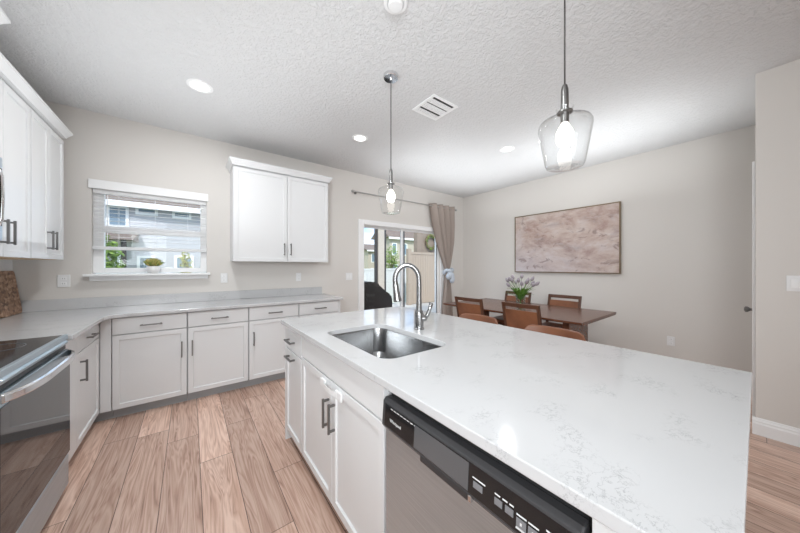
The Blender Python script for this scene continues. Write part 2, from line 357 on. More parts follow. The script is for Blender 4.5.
obj('weather_seal', bx((SX1-.08, BW+.03, .11), (SX1-.066, BW+.034, SZ-.035)), m_bronze, s2); obj('weather_seal', bx((xm-.03, BW+.0785, .04), (xm-.018, BW+.0795, SZ-.03)), m_bronze, s1)

# hall door (seen edge on) with lever rose and knob
d2 = struct('door_2', bx((DX0+.002, PY-.05, .008), (DX1-.002, PY-.012, DZ-.002)), m_trim)
bm = nb(); tube(bm, [(DX0+.40, PY-.012, .925), (DX0+.40, PY+.012, .925)], [.032, .03], 20); tube(bm, [(DX0+.40, PY+.01, .925), (DX0+.40, PY+.03, .925), (DX0+.40, PY+.045, .925), (DX0+.40, PY+.058, .925), (DX0+.40, PY+.066, .925)], [.012, .012, .026, .028, .015], 20)
obj('door_knob', bm, m_nickel, d2, smooth='auto', label='dark nickel round door knob')
struct('trim_hall_door', bx((DX0-.07, PY+.0005, 0), (DX0, PY+.016, DZ+.07), (DX1, PY+.0005, 0), (DX1+.07, PY+.016, DZ+.07), (DX0, PY+.0005, DZ), (DX1, PY+.016, DZ+.07)), m_trim, bevel=.003)

# left wall tile backsplash between the counter and the upper cabinets
struct('trim_tile_backsplash', bx((LW+.0005, .9, .916), (LW+.009, BW-.002, 1.377)), m_tile)

# ------------------------------------------------------------------ cabinet helpers
def front(u0, u1, z0, z1, M, n0=.0, th=.02, shaker=True, st=.058):
    """a door or drawer front: M(u, n, z) -> world, n outward"""
    bm = nb(); a, b = M(u0, n0, z0), M(u1, n0+th, z1); fs = box(bm, a, b)
    if shaker:
        nv = (Vector(M(0, 1, 0)) - Vector(M(0, 0, 0))).normalized(); bmesh.ops.recalc_face_normals(bm, faces=bm.faces)
        f = max(fs, key=lambda q: q.normal.dot(nv)); bmesh.ops.inset_individual(bm, faces=[f], thickness=st, depth=0)
        e = bmesh.ops.inset_individual(bm, faces=[f], thickness=.003, depth=0)
        for v in f.verts: v.co -= nv*.010
    return bm
def pull(M, u, z, n, vertical=True, ln=.15, off=.032, r=.0055):
    bm = nb(); h = ln/2
    if vertical:
        box(bm, M(u-r, n+off-r, z-h), M(u+r, n+off+r, z+h))
        for s in (-1, 1): box(bm, M(u-r, n, z+s*(h-.012)-r), M(u+r, n+off-r, z+s*(h-.012)+r))
    else:
        box(bm, M(u-h, n+off-r, z-r), M(u+h, n+off+r, z+r))
        for s in (-1, 1): box(bm, M(u+s*(h-.012)-r, n, z-r), M(u+s*(h-.012)+r, n+off-r, z+r))
    return bm
def door(M, u0, u1, z0, z1, parent, hu=None, hz=None, vert=True, name='door', shaker=True):
    d = obj(name, front(u0, u1, z0, z1, M, shaker=shaker), m_white, parent, bevel=.0015)
    if hu is not None: obj('handle', pull(M, hu, hz, .02, vert), m_nickel, d, bevel=.001)
    return d
CROWN = [(0, 0), (.012, 0), (.016, .012), (.030, .034), (.040, .048), (.044, .050), (.044, .066), (0, .066)]

# ------------------------------------------------------------------ upper cabinets, left wall
LU = -.92                                # carcass face; doors stand .02 proud
ML = lambda u, n, z: (LU+n, u, z)
zt, zb = 2.475, 1.38
for name, ya, yb, drs, lab in (('far', 3.155, 3.80, ((3.162, 3.468, 3.43), (3.473, 3.79, 3.51)), 'white two-door upper cabinet on left wall nearest the back corner'),
                               ('near', 2.425, 3.152, ((2.43, 2.783, 2.745), (2.788, 3.146, 2.825)), 'white two-door upper cabinet on left wall beside the microwave')):
    t = thing('upper_cabinet', lab, 'cabinet', (LU, (ya+yb)/2, zb), 'upper cabinets along the left wall')
    obj('body', bx((LW+.0105, ya, zb+.004), (LU, yb, zt)), m_white, t, bevel=.001)
    obj('underside', bx((LW+.02, ya+.01, zb-.002), (LU-.02, yb-.01, zb+.004)), m_birch, t, label='raw wood underside')
    for a, b, hu in drs: door(ML, a, b, zb, zt-.03, t, hu, 1.53)
LM = -.835; MM = lambda u, n, z: (LM+n, u, z)
tm = thing('upper_cabinet', 'taller deeper white upper cabinet above the microwave, its crown cut off at upper left', 'cabinet', (LM, 2.04, 1.9), 'upper cabinets along the left wall')
obj('body', bx((LW+.0105, 1.662, 1.90), (LM, 2.42, 2.60)), m_white, tm, bevel=.001)
door(MM, 1.667, 2.038, 1.90, 2.565, tm, 2.0, 2.0); door(MM, 2.043, 2.415, 1.90, 2.565, tm, 2.08, 2.0)
bm = nb()   # crown along the left uppers with a return at the far end
pr = [(p, q) for p, q in CROWN]
path = [((LU+.02, 2.4255), (1, 0)), ((LU+.02, 3.80), (1, 1)), ((LW+.011, 3.80), (0, 1))]
rings = [[bm.verts.new((x+p*dx, y+p*dy, zt+.001+q)) for p, q in pr] for (x, y), (dx, dy) in path]; k = len(pr)
for A, Bv in zip(rings, rings[1:]):
    for i in range(k): bm.faces.new((A[i], A[(i+1) % k], Bv[(i+1) % k], Bv[i]))
bm.faces.new(rings[0]); bm.faces.new(rings[-1])
box(bm, (LW+.011, 2.4255, zt+.001), (LU+.02, 3.80, zt+.02))
tag(obj('crown_moulding', bm, m_white, bevel=.001), 'long white crown moulding along the tops of left wall cabinets', 'moulding')
bm = nb(); path = [((LW+.011, 1.662), (0, -1)), ((LM+.02, 1.662), (1, -1)), ((LM+.02, 2.42), (1, 1)), ((LU+.07, 2.42), (0, 1))]
rings = [[bm.verts.new((x+p*dx, y+(p*dy if y < 2 else min(p*dy, .0035 if dx == 0 else p*dy)), 2.585+q)) for p, q in pr] for (x, y), (dx, dy) in path]
for A, Bv in zip(rings, rings[1:]):
    for i in range(k): bm.faces.new((A[i], A[(i+1) % k], Bv[(i+1) % k], Bv[i]))
bm.faces.new(rings[0]); bm.faces.new(rings[-1]); box(bm, (LW+.011, 1.662, 2.601), (LM+.02, 2.42, 2.625))
obj('crown', bm, m_white, tm, bevel=.001)
bpy.context.view_layer.update()

# microwave over the range
t = thing('microwave', 'stainless over-the-range microwave at left edge under the upper cabinet', 'microwave', (-.9, 2.04, 1.437))
obj('body', bx((LW+.0105, 1.664, 1.437), (-.80, 2.418, 1.895)), m_steel, t, bevel=.003)
dd = obj('door', bx((-.80, 1.87, 1.455), (-.782, 2.416, 1.89)), m_steel, t, bevel=.004)
obj('window', bx((-.783, 1.93, 1.53), (-.779, 2.40, 1.83)), m_black, dd)
bm = nb(); tube(bm, [(-.781, 2.335, 1.52), (-.770, 2.335, 1.53), (-.760, 2.335, 1.56), (-.757, 2.335, 1.67), (-.760, 2.335, 1.78), (-.770, 2.335, 1.81), (-.781, 2.335, 1.82)], .008, 12)
obj('handle', bm, m_chrome, dd, smooth=True)
obj('control_panel', bx((-.80, 1.666, 1.455), (-.782, 1.868, 1.89)), m_black, t, bevel=.003)

# ------------------------------------------------------------------ upper cabinet, back wall
BU = BW-.325
MB_ = lambda u, n, z: (u, BU-n, z)
t = thing('upper_cabinet', 'white two-door upper cabinet with crown alone on back wall', 'cabinet', (.955, BU, 1.38))
obj('body', bx((.392, BU, 1.384), (1.522, BW-.0005, 2.49)), m_white, t, bevel=.001)
door(MB_, .397, .973, 1.38, 2.462, t, .938, 1.535); door(MB_, .979, 1.517, 1.38, 2.462, t, 1.016, 1.535)
bm = nb(); path = [((.392, BW-.001), (-1, 0)), ((.392, BU-.02), (-1, -1)), ((1.522, BU-.02), (1, -1)), ((1.522, BW-.001), (1, 0))]
rings = [[bm.verts.new((x+p*dx, y+p*dy, 2.478+q*1.1)) for p, q in pr] for (x, y), (dx, dy) in path]
for A, Bv in zip(rings, rings[1:]):
    for i in range(k): bm.faces.new((A[i], A[(i+1) % k], Bv[(i+1) % k], Bv[i]))
bm.faces.new(rings[0]); bm.faces.new(rings[-1]); box(bm, (.392, BU-.02, 2.492), (1.522, BW-.001, 2.51))
obj('crown', bm, m_white, t, bevel=.001)

# ------------------------------------------------------------------ base cabinets, left and back runs
FL, FB = -.62, 3.365                        # carcass faces
MLb = lambda u, n, z: (FL+n, u, z)
t = thing('base_cabinet', 'white base cabinet with one drawer between range and back corner', 'cabinet', (FL, 2.9, 0), 'base cabinets under the quartz counter')
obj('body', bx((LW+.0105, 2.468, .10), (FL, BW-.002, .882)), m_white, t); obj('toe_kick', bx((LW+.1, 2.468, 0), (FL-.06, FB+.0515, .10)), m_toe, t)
obj('filler_strip', front(2.47, 2.765, .10, .872, MLb, shaker=False), m_white, t, bevel=.001)
door(MLb, 2.77, 3.338, .735, .872, t, 3.05, .80, False, 'drawer', False)
door(MLb, 2.77, 3.338, .10, .728, t, 2.835, .60)
MBb = lambda u, n, z: (u, FB-n, z)
obj('corner_filler', front(-.598, -.532, .092, .878, MBb, shaker=False), m_white, t); obj('corner_toe_kick', bx((FL-.055, FB+.052, 0), (-.532, FB+.07, .10)), m_toe, t)
spec = [(-.53, -.022, -.062, 'white base cabinet in back run, leftmost beside the inside corner'),
        (-.018, .502, .018, 'white base cabinet in back run, second from the inside corner'),
        (.506, 1.035, .55, 'white base cabinet in back run under left door of the wall cabinet'),
        (1.039, 1.555, 1.49, 'white base cabinet in back run, end unit mostly hidden by island')]
for a, b, hu, lab in spec:
    t = thing('base_cabinet', lab, 'cabinet', ((a+b)/2, FB, 0), 'base cabinets under the quartz counter')
    a0 = a
    obj('body', bx((a0, FB, .10), (b+.002, BW-.002, .882)), m_carc, t)
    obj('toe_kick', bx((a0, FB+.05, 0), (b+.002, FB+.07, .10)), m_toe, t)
    door(MBb, a+.004, b-.004, .735, .872, t, (a+b)/2, .80, False, 'drawer', False)
    door(MBb, a+.004, b-.004, .092, .725, t, hu, .535)
    if b > 1.5: obj('end_panel', bx((b+.002, FB-.02, 0), (b+.02, BW-.002, .882)), m_white, t)
# L-shaped quartz counter with clipped inside corner
CFx, CFy = -.552, 3.31
poly = [(LW+.0105, BW-.001), (LW+.0105, 2.468), (CFx, 2.468), (CFx, CFy-.10), (CFx+.015, CFy-.055), (CFx+.05, CFy-.018), (CFx+.10, CFy), (1.60, CFy), (1.60, BW-.001)]
t = thing('countertop', 'white quartz counter running round the corner under the window', 'countertop', (0, 3.6, .884))
obj('slab', prism(nb(), poly, .8835, .914), m_quartz, t, bevel=.004)
obj('backsplash_strip', bx((LW+.012, BW-.022, .9145), (1.56, BW-.001, 1.018)), m_quartz, t, bevel=.002)
# counter and base beyond the range (outside the frame, caught in reflections)
# ------------------------------------------------------------------ range
RY0, RY1, RF = 1.70, 2.462, -.575
t = thing('range', 'stainless slide-in electric range with black glass cooktop', 'range', (-.9, 2.08, 0))
obj('body', bx((LW+.0105, RY0+.004, .03), (RF-.03, RY1-.002, .905)), m_steel, t, bevel=.002)
ck = obj('cooktop', bx((LW+.012, RY0, .905), (RF-.012, RY1-.001, .921)), m_cook, t, bevel=.003, label='black ceramic glass cooktop')
for cx, cy, r in ((-.76, 2.25, .10), (-.76, 1.90, .075), (-1.03, 2.25, .075), (-1.03, 1.90, .10)):
    bm = nb(); lathe(bm, [(r, 0), (r, .0008), (r-.004, .0008), (r-.004, 0)], (cx, cy, .9212), 40, cap=False); obj('burner_ring', bm, m_btn, ck)
bm = nb(); prism(bm, [(RF-.013, .9235), (RF+.006, .9235), (RF+.008, .897), (RF-.013, .897)], RY0, RY1-.001, lambda p, z: (p[0], z, p[1]))
fr = obj('front_trim', bm, m_steel, t, bevel=.002)
bm = nb(); prism(bm, [(RF-.03, .896), (RF+.004, .896), (RF+.016, .888), (RF+.010, .872), (RF-.03, .868)], RY0+.03, RY1-.03, lambda p, z: (p[0], z, p[1])); obj('control_lip', bm, m_steel, t, bevel=.003)
bm = bx((RF-.03, RY0+.002, .842), (RF-.002, RY1-.003, .867)); obj('vent_strip', bm, m_blackm, t)
od = obj('oven_door', bx((RF-.03, RY0+.003, .23), (RF+.012, RY1-.003, .838)), m_steel, t, bevel=.004)
obj('window', bx((RF+.012, RY0+.01, .245), (RF+.016, RY1-.008, .79)), m_glassblk, od, label='black glass oven window')
hz = .822
bm = nb(); n = 22; pts = []; hw = .020
for i in range(n+1):
    s = i/n; y = RY0+.02 + s*(RY1-RY0-.045); pts.append((RF+.018+.052*(1-(2*s-1)**4), y, hz))
prev = None
for (x, y, z) in pts:
    ring = [bm.verts.new(p) for p in ((x-.008, y, z-hw), (x+.006, y, z-hw*.7), (x+.006, y, z+hw*.7), (x-.008, y, z+hw))]
    if prev:
        for i in range(4): bm.faces.new((prev[i], prev[(i+1) % 4], ring[(i+1) % 4], ring[i]))
    else: bm.faces.new(ring)
    prev = ring
bm.faces.new(prev[::-1])
obj('handle', bm, m_chrome, od, bevel=.003, smooth='auto', label='wide curved bright steel oven handle')
obj('storage_drawer', bx((RF-.03, RY0+.003, .05), (RF+.010, RY1-.003, .222)), m_steel, t, bevel=.004)
obj('toe_panel', bx((RF-.06, RY0+.01, 0), (RF-.045, RY1-.01, .05)), m_blackm, t)

# ------------------------------------------------------------------ island
IX0, IX1, IY0, IY1 = .552, 1.712, .012, 2.228
IF = .60                                         # carcass face, doors to .58
MI = lambda u, n, z: (IF-n, u, z)
SKX0, SKX1, SKY0, SKY1 = .665, 1.085, .975, 1.645
bm = nb()
outer = [(IX0, IY0), (IX1, IY0), (IX1, IY1), (IX0, IY1)]; inner = rrect(SKX0, SKX1, SKY0, SKY1, .075, 8)
for z, flip in ((.914, False), (.884, True)):
    vo_ = [bm.verts.new((*p, z)) for p in outer]; vi = [bm.verts.new((*p, z)) for p in inner]
    es = [bm.edges.new((q[i], q[(i+1) % len(q)])) for q in (vo_, vi) for i in range(len(q))]
    bmesh.ops.triangle_fill(bm, edges=es, use_beauty=True)
    if not flip: top = (vo_, vi)
    else:
        for q, w in zip(top, (vo_, vi)):
            for i in range(len(q)): bm.faces.new((q[i], q[(i+1) % len(q)], w[(i+1) % len(q)], w[i]))
tag(recenter(obj('island_countertop', bm, m_quartz, bevel=.003), (1.13, 1.12, .884)), 'white speckled quartz island top with the sink cut-out', 'countertop')
# sink
t = thing('sink', 'undermount stainless single-bowl sink in island top', 'sink', (.87, 1.31, .70))
bm = nb(); rings = []
for d, z, r in ((-.022, .8832, .085), (.0, .8832, .075), (.002, .875, .075), (.008, .72, .07), (.03, .69, .06), (.07, .684, .03)):
    rings.append([bm.verts.new((*p, z)) for p in rrect(SKX0+d-.004, SKX1-d+.004, SKY0+d-.004, SKY1-d+.004, r, 8)])
for A, Bv in zip(rings, rings[1:]):
    for i in range(len(A)): bm.faces.new((A[i], A[(i+1) % len(A)], Bv[(i+1) % len(A)], Bv[i]))
bm.faces.new(rings[-1])
obj('basin', bm, m_sink, t, smooth='auto')
bm = nb(); lathe(bm, [(.045, .0), (.045, .004), (.03, .003), (.028, .0)], (.96, 1.31, .685), 28); obj('drain', bm, m_chrome, t, smooth='auto')
# faucet: gooseneck pull-down with side lever
fx, fy = 1.181, 1.338
t = thing('faucet', 'brushed steel gooseneck pull-down faucet behind island sink', 'faucet', (fx, fy, .914))
obj('base', lathe(nb(), [(.034, .9142), (.034, .922), (.030, .926), (.030, 1.01), (.026, 1.03), (.016, 1.045)], (fx, fy, 0), 28), m_faucet, t, smooth='auto')
dv = Vector((-.80, .60, 0)).normalized()
P = [Vector((fx, fy, 1.03)), Vector((fx, fy, 1.12)), Vector((fx, fy, 1.21))]
rad = .078
for k in range(1, 17):
    a = PI*k/16*1.08; P.append(Vector((fx, fy, 1.235)) + dv*rad*(1-math.cos(a)) + Vector((0, 0, rad*1.2*math.sin(a))))
e = P[-1]; d_ = (P[-1]-P[-2]).normalized()
obj('spout', tube(nb(), P, [.0195]+[.0165]*(len(P)-1), 16), m_faucet, t, smooth='auto')
obj('spray_head', tube(nb(), [e, e+d_*.012, e+d_*.05, e+d_*.115, e+d_*.12], [.0165, .0195, .021, .0275, .023], 16), m_faucet, t, smooth='auto')
lv = Vector((.75, -.6, 0)).normalized(); b0 = Vector((fx, fy, .985))
hb = obj('lever_hub', tube(nb(), [b0, b0+lv*.03, b0+lv*.048], [.023, .023, .017], 16), m_faucet, t, smooth='auto')
obj('lever', tube(nb(), [b0+lv*.038, b0+lv*.055+Vector((0, 0, .02)), b0+lv*.068+Vector((0, 0, .055)), b0+lv*.08+Vector((0, 0, .098))], [.015, .013, .012, .015], 12), m_faucet, t, smooth=True)
# cabinets of the island, facing the aisle
t = thing('island_cabinet', 'narrow white pull-out cabinet with drawer at far end of island', 'cabinet', (IF, 2.0, 0), 'island base cabinets')
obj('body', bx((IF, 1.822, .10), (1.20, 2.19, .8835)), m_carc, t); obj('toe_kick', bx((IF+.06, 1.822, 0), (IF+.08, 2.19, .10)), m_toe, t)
obj('end_panel', bx((IF-.02, 2.1905, 0), (1.20, 2.208, .8835)), m_white, t)
door(MI, 1.826, 2.186, .715, .872, t, 2.03, .785, False, 'drawer', False); door(MI, 1.826, 2.186, .092, .705, t, 2.03, .665, False)
t = thing('sink_cabinet', 'white two-door sink base cabinet in island front', 'cabinet', (IF, 1.33, 0), 'island base cabinets')
obj('body', bx((IF, .853, .10), (IF+.018, 1.818, .8835), (IF+.018, .853, .10), (1.20, .871, .8835), (IF+.018, 1.80, .10), (1.20, 1.818, .8835), (IF+.018, .871, .10), (1.20, 1.80, .118)), m_carc, t)
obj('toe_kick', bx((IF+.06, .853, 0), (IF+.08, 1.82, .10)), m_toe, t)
obj('false_front', front(.857, 1.815, .735, .872, MI, shaker=False), m_white, t, bevel=.0015)
door(MI, 1.338, 1.815, .092, .725, t, 1.372, .558); door(MI, .857, 1.333, .092, .725, t, 1.299, .558)
MIl = lambda u, n, z: (IF-.02-n, u, z)
cl = thing('child_lock', 'small white plastic strap lock bridging the two sink cabinet doors', 'lock', (IF-.02, 1.335, .69))
obj('pad', bx(MIl(1.40, .0004, .668), MIl(1.465, .012, .712)), m_plastic, cl, bevel=.004); obj('pad', bx(MIl(1.205, .0004, .668), MIl(1.27, .012, .712)), m_plastic, cl, bevel=.004)
bm = nb(); 
for i in range(13):
    u = 1.42-.17*i/12; nn = .012+.010*math.sin(PI*i/12); a = [bm.verts.new(MIl(u, nn, .678)), bm.verts.new(MIl(u, nn, .702))]
    if i: bm.faces.new((pv[0], a[0], a[1], pv[1]))
    pv = a
obj('strap', bm, m_plastic, cl, solid=.003)
# seating side and near end of the island
t = thing('kitchen_island', 'white kitchen island shell under the quartz top beside the dishwasher', 'island', (1.2, .6, 0))
obj('near_end_panel', bx((IF-.02, .04, 0), (1.385, .183, .8835)), m_white, t, bevel=.001); obj('back_panel', bx((1.362, .185, 0), (1.385, 2.208, .8835)), m_white, t, bevel=.001)
obj('base_trim', bx((1.3855, .03, 0), (1.40, 2.21, .10)), m_trim, t, bevel=.002)
# dishwasher
t = thing('dishwasher', 'stainless dishwasher with black control panel in island front', 'dishwasher', (IF, .52, 0))
D0, D1, DF = .189, .847, .575
obj('tub', bx((DF+.03, D0+.004, .10), (1.15, D1-.004, .87)), m_blackm, t); obj('toe_panel', bx((DF+.06, D0+.006, 0), (DF+.08, D1-.006, .10)), m_blackm, t)
obj('door_panel', bx((DF, D0+.006, .105), (DF+.028, D1-.006, .727)), m_steel, t, bevel=.004, label='brushed stainless door panel')
bm = nb(); prism(bm, [(DF+.03, .728), (DF-.006, .728), (DF-.014, .742), (DF-.008, .828), (DF+.004, .838), (DF+.03, .838)], D0+.004, D1-.004, lambda p, z: (p[0], z, p[1]))
cp = obj('control_panel', bm, m_dwp, t, bevel=.004, label='charcoal control panel with buttons')
# panel furniture lies on the slightly leaning panel face
def pf(u, z, n): x = DF-.014+(z-.742)*(.006/.086); return (x-n, u, z)
def plate(u0, u1, z0, z1, n0=.0003, n1=.0016):
    bm = nb(); v = [bm.verts.new(pf(u, z, n)) for n in (n0, n1) for u, z in ((u0, z0), (u1, z0), (u1, z1), (u0, z1))]
    for f in ((3,2,1,0),(4,5,6,7),(0,1,5,4),(1,2,6,5),(2,3,7,6),(3,0,4,7)): bm.faces.new([v[i] for i in f])
    return bm
obj('panel_inlay', plate(.205, .825, .747, .822, .0002, .0010), m_black, cp)
obj('display', plate(.448, .660, .750, .819, .001, .0022), m_dwd, cp, label='smoky grey display window')
bm = nb(); box(bm, (DF-.0155, .448, .722), (DF+.004, .632, .744)); obj('pocket_handle', bm, m_blackm, cp, bevel=.004)
obj('pocket_lip', bx((DF-.0165, .438, .723), (DF-.002, .448, .743)), m_chrome, cp, bevel=.003)
for u0, u1, z0, z1 in ((.405, .432, 0.7700, 0.7850), (.352, .372, 0.7700, 0.7850), (.325, .345, 0.7700, 0.7850), (.296, .318, 0.7600, 0.7780), (.270, .292, 0.7600, 0.7780)):
    b = obj('button', plate(u0, u1, z0, z1, .001, .003), m_btn, cp, bevel=.0006)
def addplate(u0, u1, z0, z1): obj('printed_mark', plate(u0, u1, z0, z1, .0012, .0018 if z0 > 0.7780 else .0034), m_mark, cp)
for i in range(8): addplate(0.7780-i*.018, 0.7900-i*.018, 0.8140, 0.8165)
for u0, u1, z in ((.398, .435, 0.7910), (.358, .372, 0.7910), (.340, .352, 0.7910), (.325, .335, 0.7910), (.296, .318, 0.7825), (.270, .292, 0.7825), (.296, .318, 0.7555), (.270, .292, 0.7555), (.245, .256, 0.7930)): addplate(u0, u1, z, z+.003)
for u0 in (.296, .270):
    addplate(u0+.009, u0+.013, 0.7660, 0.7720)
def text(body, size, loc, rot, m, parent, name):
    cu = bpy.data.curves.new('lettering', 'FONT'); cu.body = body; cu.size = size; cu.extrude = .0004; cu.align_x = 'CENTER'; cu.align_y = 'CENTER'
    o = bpy.data.objects.new('lettering', cu); C.objects.link(o); bpy.context.view_layer.update()
    me = bpy.data.meshes.new_from_object(o.evaluated_get(bpy.context.evaluated_depsgraph_get())); bpy.data.objects.remove(o)
    me.transform(Matrix.Translation(Vector(loc)-ORG[parent.name]) @ rot); o = bpy.data.objects.new(name, me); C.objects.link(o); me.materials.append(m); o.parent = parent; ORG[o.name] = ORG[parent.name]
text('Whirlpool', .015, (DF-.0118-.0016, .76, .776), Matrix(((0, 0, -1, 0), (-1, 0, 0, 0), (0, 1, 0, 0), (0, 0, 0, 1))), m_mark, cp, 'badge_lettering')

# ------------------------------------------------------------------ pendants
def pendant(y, lab):
    px = 1.268; t = thing('pendant_light', lab, 'pendant light', (px, y, H), 'glass pendants over the island')
    obj('canopy', lathe(nb(), [(.060, H-.0005), (.060, H-.022), (.055, H-.028), (.012, H-.03), (.010, H-.045)], (px, y, 0), 32), m_chrome, t, smooth='auto')
    obj('cord', tube(nb(), [(px, y, H-.04), (px, y, 2.08)], .0035, 8), m_bronze, t, smooth=True)
    sk = obj('socket', lathe(nb(), [(.007, 2.095), (.010, 2.09), (.014, 2.075), (.0155, 2.01), (.0155, 1.985), (.030, 1.98), (.030, 1.974), (.016, 1.972), (.016, 1.93)], (px, y, 0), 24), m_nickel, t, smooth='auto')
    pro = [(.030, 2.0), (.034, 1.995), (.031, 1.985), (.030, 1.972), (.038, 1.962), (.075, 1.945), (.095, 1.934), (.101, 1.922), (.102, 1.91), (.086, 1.82), (.074, 1.755), (.070, 1.746), (.066, 1.744)]
    bm = nb(); lathe(bm, pro, (px, y, 0), 48, cap=False); lathe(bm, [(.066, 1.744), (.03, 1.744), (.001, 1.744)], (px, y, 0), 48, cap=False); bmesh.ops.remove_doubles(bm, verts=bm.verts, dist=.0004)
    o = obj('glass_shade', bm, m_shade, t, smooth='auto', label='clear glass shouldered jar shade')
    obj('bulb', lathe(nb(), [(.010, 1.94), (.014, 1.925), (.028, 1.90), (.034, 1.88), (.034, 1.865), (.028, 1.845), (.014, 1.831), (.001, 1.829)], (px, y, 0), 24), m_bulb, t, smooth=True, label='glowing warm white bulb')
    return t
pendant(1.773, 'glass jar pendant with full cord hanging above the island sink')
pendant(.50, 'large near glass jar pendant above the near end of island')

# ------------------------------------------------------------------ ceiling fittings
def can(x, y, lab, power=6, r=.075):
    t = thing('recessed_light', lab, 'ceiling light', (x, y, H), 'round recessed ceiling lights')
    obj('trim_ring', lathe(nb(), [(r+.018, H-.0005), (r+.018, H-.004), (r+.01, H-.008), (r-.004, H-.010), (r-.012, H-.004), (r-.012, H-.0005)], (x, y, 0), 36, cap=False), m_trim, t, smooth='auto')
    obj('lens', lathe(nb(), [(r-.012, H-.0008), (r-.012, H-.004), (.001, H-.0055)], (x, y, 0), 36), m_can, t, smooth='auto')
    light('downlight', 'AREA', (x, y, H-.03), (0, 0, 0), power, .07, None, (.97, .985, 1), shape='DISK')
can(.067, 2.856, 'round recessed downlight above the back counter, left of the pendant', 12)
can(1.596, 2.86, 'round recessed downlight in front of the wall cabinet corner, middle of room', 2)
can(3.255, 1.971, 'round recessed downlight nearest the dining table', 12)
t = thing('smoke_alarm', 'round white ceiling alarm cut off at the top edge', 'smoke alarm', (.935, 1.262, H))
obj('base_ring', lathe(nb(), [(.07, H-.0005), (.07, H-.012), (.064, H-.018), (.05, H-.018), (.048, H-.010)], (.935, 1.262, 0), 36), m_plastic, t, smooth='auto')
obj('dome', lathe(nb(), [(.043, H-.0105), (.043, H-.028), (.036, H-.034), (.001, H-.036)], (.935, 1.262, 0), 32), m_plastic, t, smooth='auto')
VX0, VX1, VY0, VY1 = 1.70, 2.02, 1.725, 2.03
t = thing('ceiling_vent', 'square white louvred air vent in the ceiling', 'vent', ((VX0+VX1)/2, (VY0+VY1)/2, H))
obj('duct_opening', bx((VX0+.025, VY0+.025, H-.002), (VX1-.025, VY1-.025, H-.0005)), m_blackm, t)
w = .028
obj('frame', bx((VX0, VY0, H-.010), (VX1, VY0+w, H-.0008), (VX0, VY1-w, H-.010), (VX1, VY1, H-.0008), (VX0, VY0+w, H-.010), (VX0+w, VY1-w, H-.0008), (VX1-w, VY0+w, H-.010), (VX1, VY1-w, H-.0008)), m_trim, t, bevel=.002)
for j, (ya, yb, s) in enumerate(((VY0+w+.022, VY0+.115, 1), (VY0+.125, VY0+.205, 1), (VY0+.225, VY1-w-.004, 1))):
    bm = nb(); n = 9
    for i in range(n):
        p = ya+(yb-ya)*i/n; q = ya+(yb-ya)*(i+1)/n
        v = [bm.verts.new(c) for c in ((VX0+w, p, H-.010), (VX1-w, p, H-.010), (VX1-w, q, H-.0085), (VX0+w, q, H-.0085))]; bm.faces.new(v)
    obj('louvre_bank', bm, m_trim, t, solid=.001)

# ------------------------------------------------------------------ wall plates
def outlet(c, axis, lab, kind='outlet', w=.072, h=.116, group='wall plates'):
    # axis 'y': on back wall facing -Y ; 'x': facing -X
    M = (lambda u, n, z: (c[0]+u, c[1]-n, c[2]+z)) if axis == 'y' else (lambda u, n, z: (c[0]-n, c[1]+u, c[2]+z))
    t = thing('wall_outlet' if kind == 'outlet' else 'light_switch', lab, 'outlet' if kind == 'outlet' else 'switch', c, 'electrical outlets on the walls' if kind == 'outlet' else None)
    obj('plate', bx(M(-w/2, .0005, -h/2), M(w/2, .007, h/2)), m_plastic, t, bevel=.003)
    if kind == 'outlet':
        for s in (-1, 1):
            q = obj('receptacle', bx(M(-.017, .007, s*.024-.014), M(.017, .0095, s*.024+.014)), m_trim, t, bevel=.004)
            obj('slots', bx(M(-.008, .0093, s*.024-.006), M(-.005, .0099, s*.024+.006), M(.005, .0093, s*.024-.006), M(.008, .0099, s*.024+.006)), m_slot, q)
    else:
        n = 2 if w > .1 else 1
        for i in range(n):
            o_ = (i-(n-1)/2)*.046
            obj('rocker', bx(M(o_-.017, .007, -.034), M(o_+.017, .012, .034)), m_trim, t, bevel=.003)
outlet((-.94, BW, 1.184), 'y', 'white wall outlet left of the window above counter', w=.08)
outlet((.33, BW, 1.180), 'y', 'white wall outlet between window and wall cabinet')
outlet((1.223, BW, 1.172), 'y', 'white wall outlet under the back wall cabinet')
outlet((2.014, BW, 1.162), 'y', 'white switch plate left of the sliding glass door', 'switch', .115)
outlet((RW, .664, .38), 'x', 'white wall outlet low on the dining room wall')
outlet((PX, -.19, 1.195), 'x', 'white rocker switch plate on wall at right edge', 'switch', .118)

# ------------------------------------------------------------------ window blind
t = thing('window_blind', 'white slatted blind half raised in the kitchen window', 'blind', (-.3, BW+.02, 2.08))
X0, X1 = WX0+.006, WX1-.006
obj('headrail', bx((X0, BW+.006, 2.045), (X1, BW+.045, WZ1-.001)), m_blind, t, bevel=.003)
bm = nb(); z = 2.02
while z > 1.545: box(bm, (X0+.002, BW+.006, z-.0009), (X1-.002, BW+.032, z+.0009)); z -= .040
obj('slats', bm, m_blind, t)
obj('bottom_rail', bx((X0, BW-.008, 1.488), (X1, BW+.046, 1.520)), m_blind, t, bevel=.004)
for x in (-.58, -.30, -.02):
    for y in (BW-.0075, BW+.0455): obj('ladder_cord', tube(nb(), [(x, y, 2.04), (x, y, 1.52)], .0012, 6), m_blind, t)
obj('tilt_wand', tube(nb(), [(-.655, BW-.014, 2.05), (-.655, BW-.014, 1.56)], .0035, 8), m_blind, t)

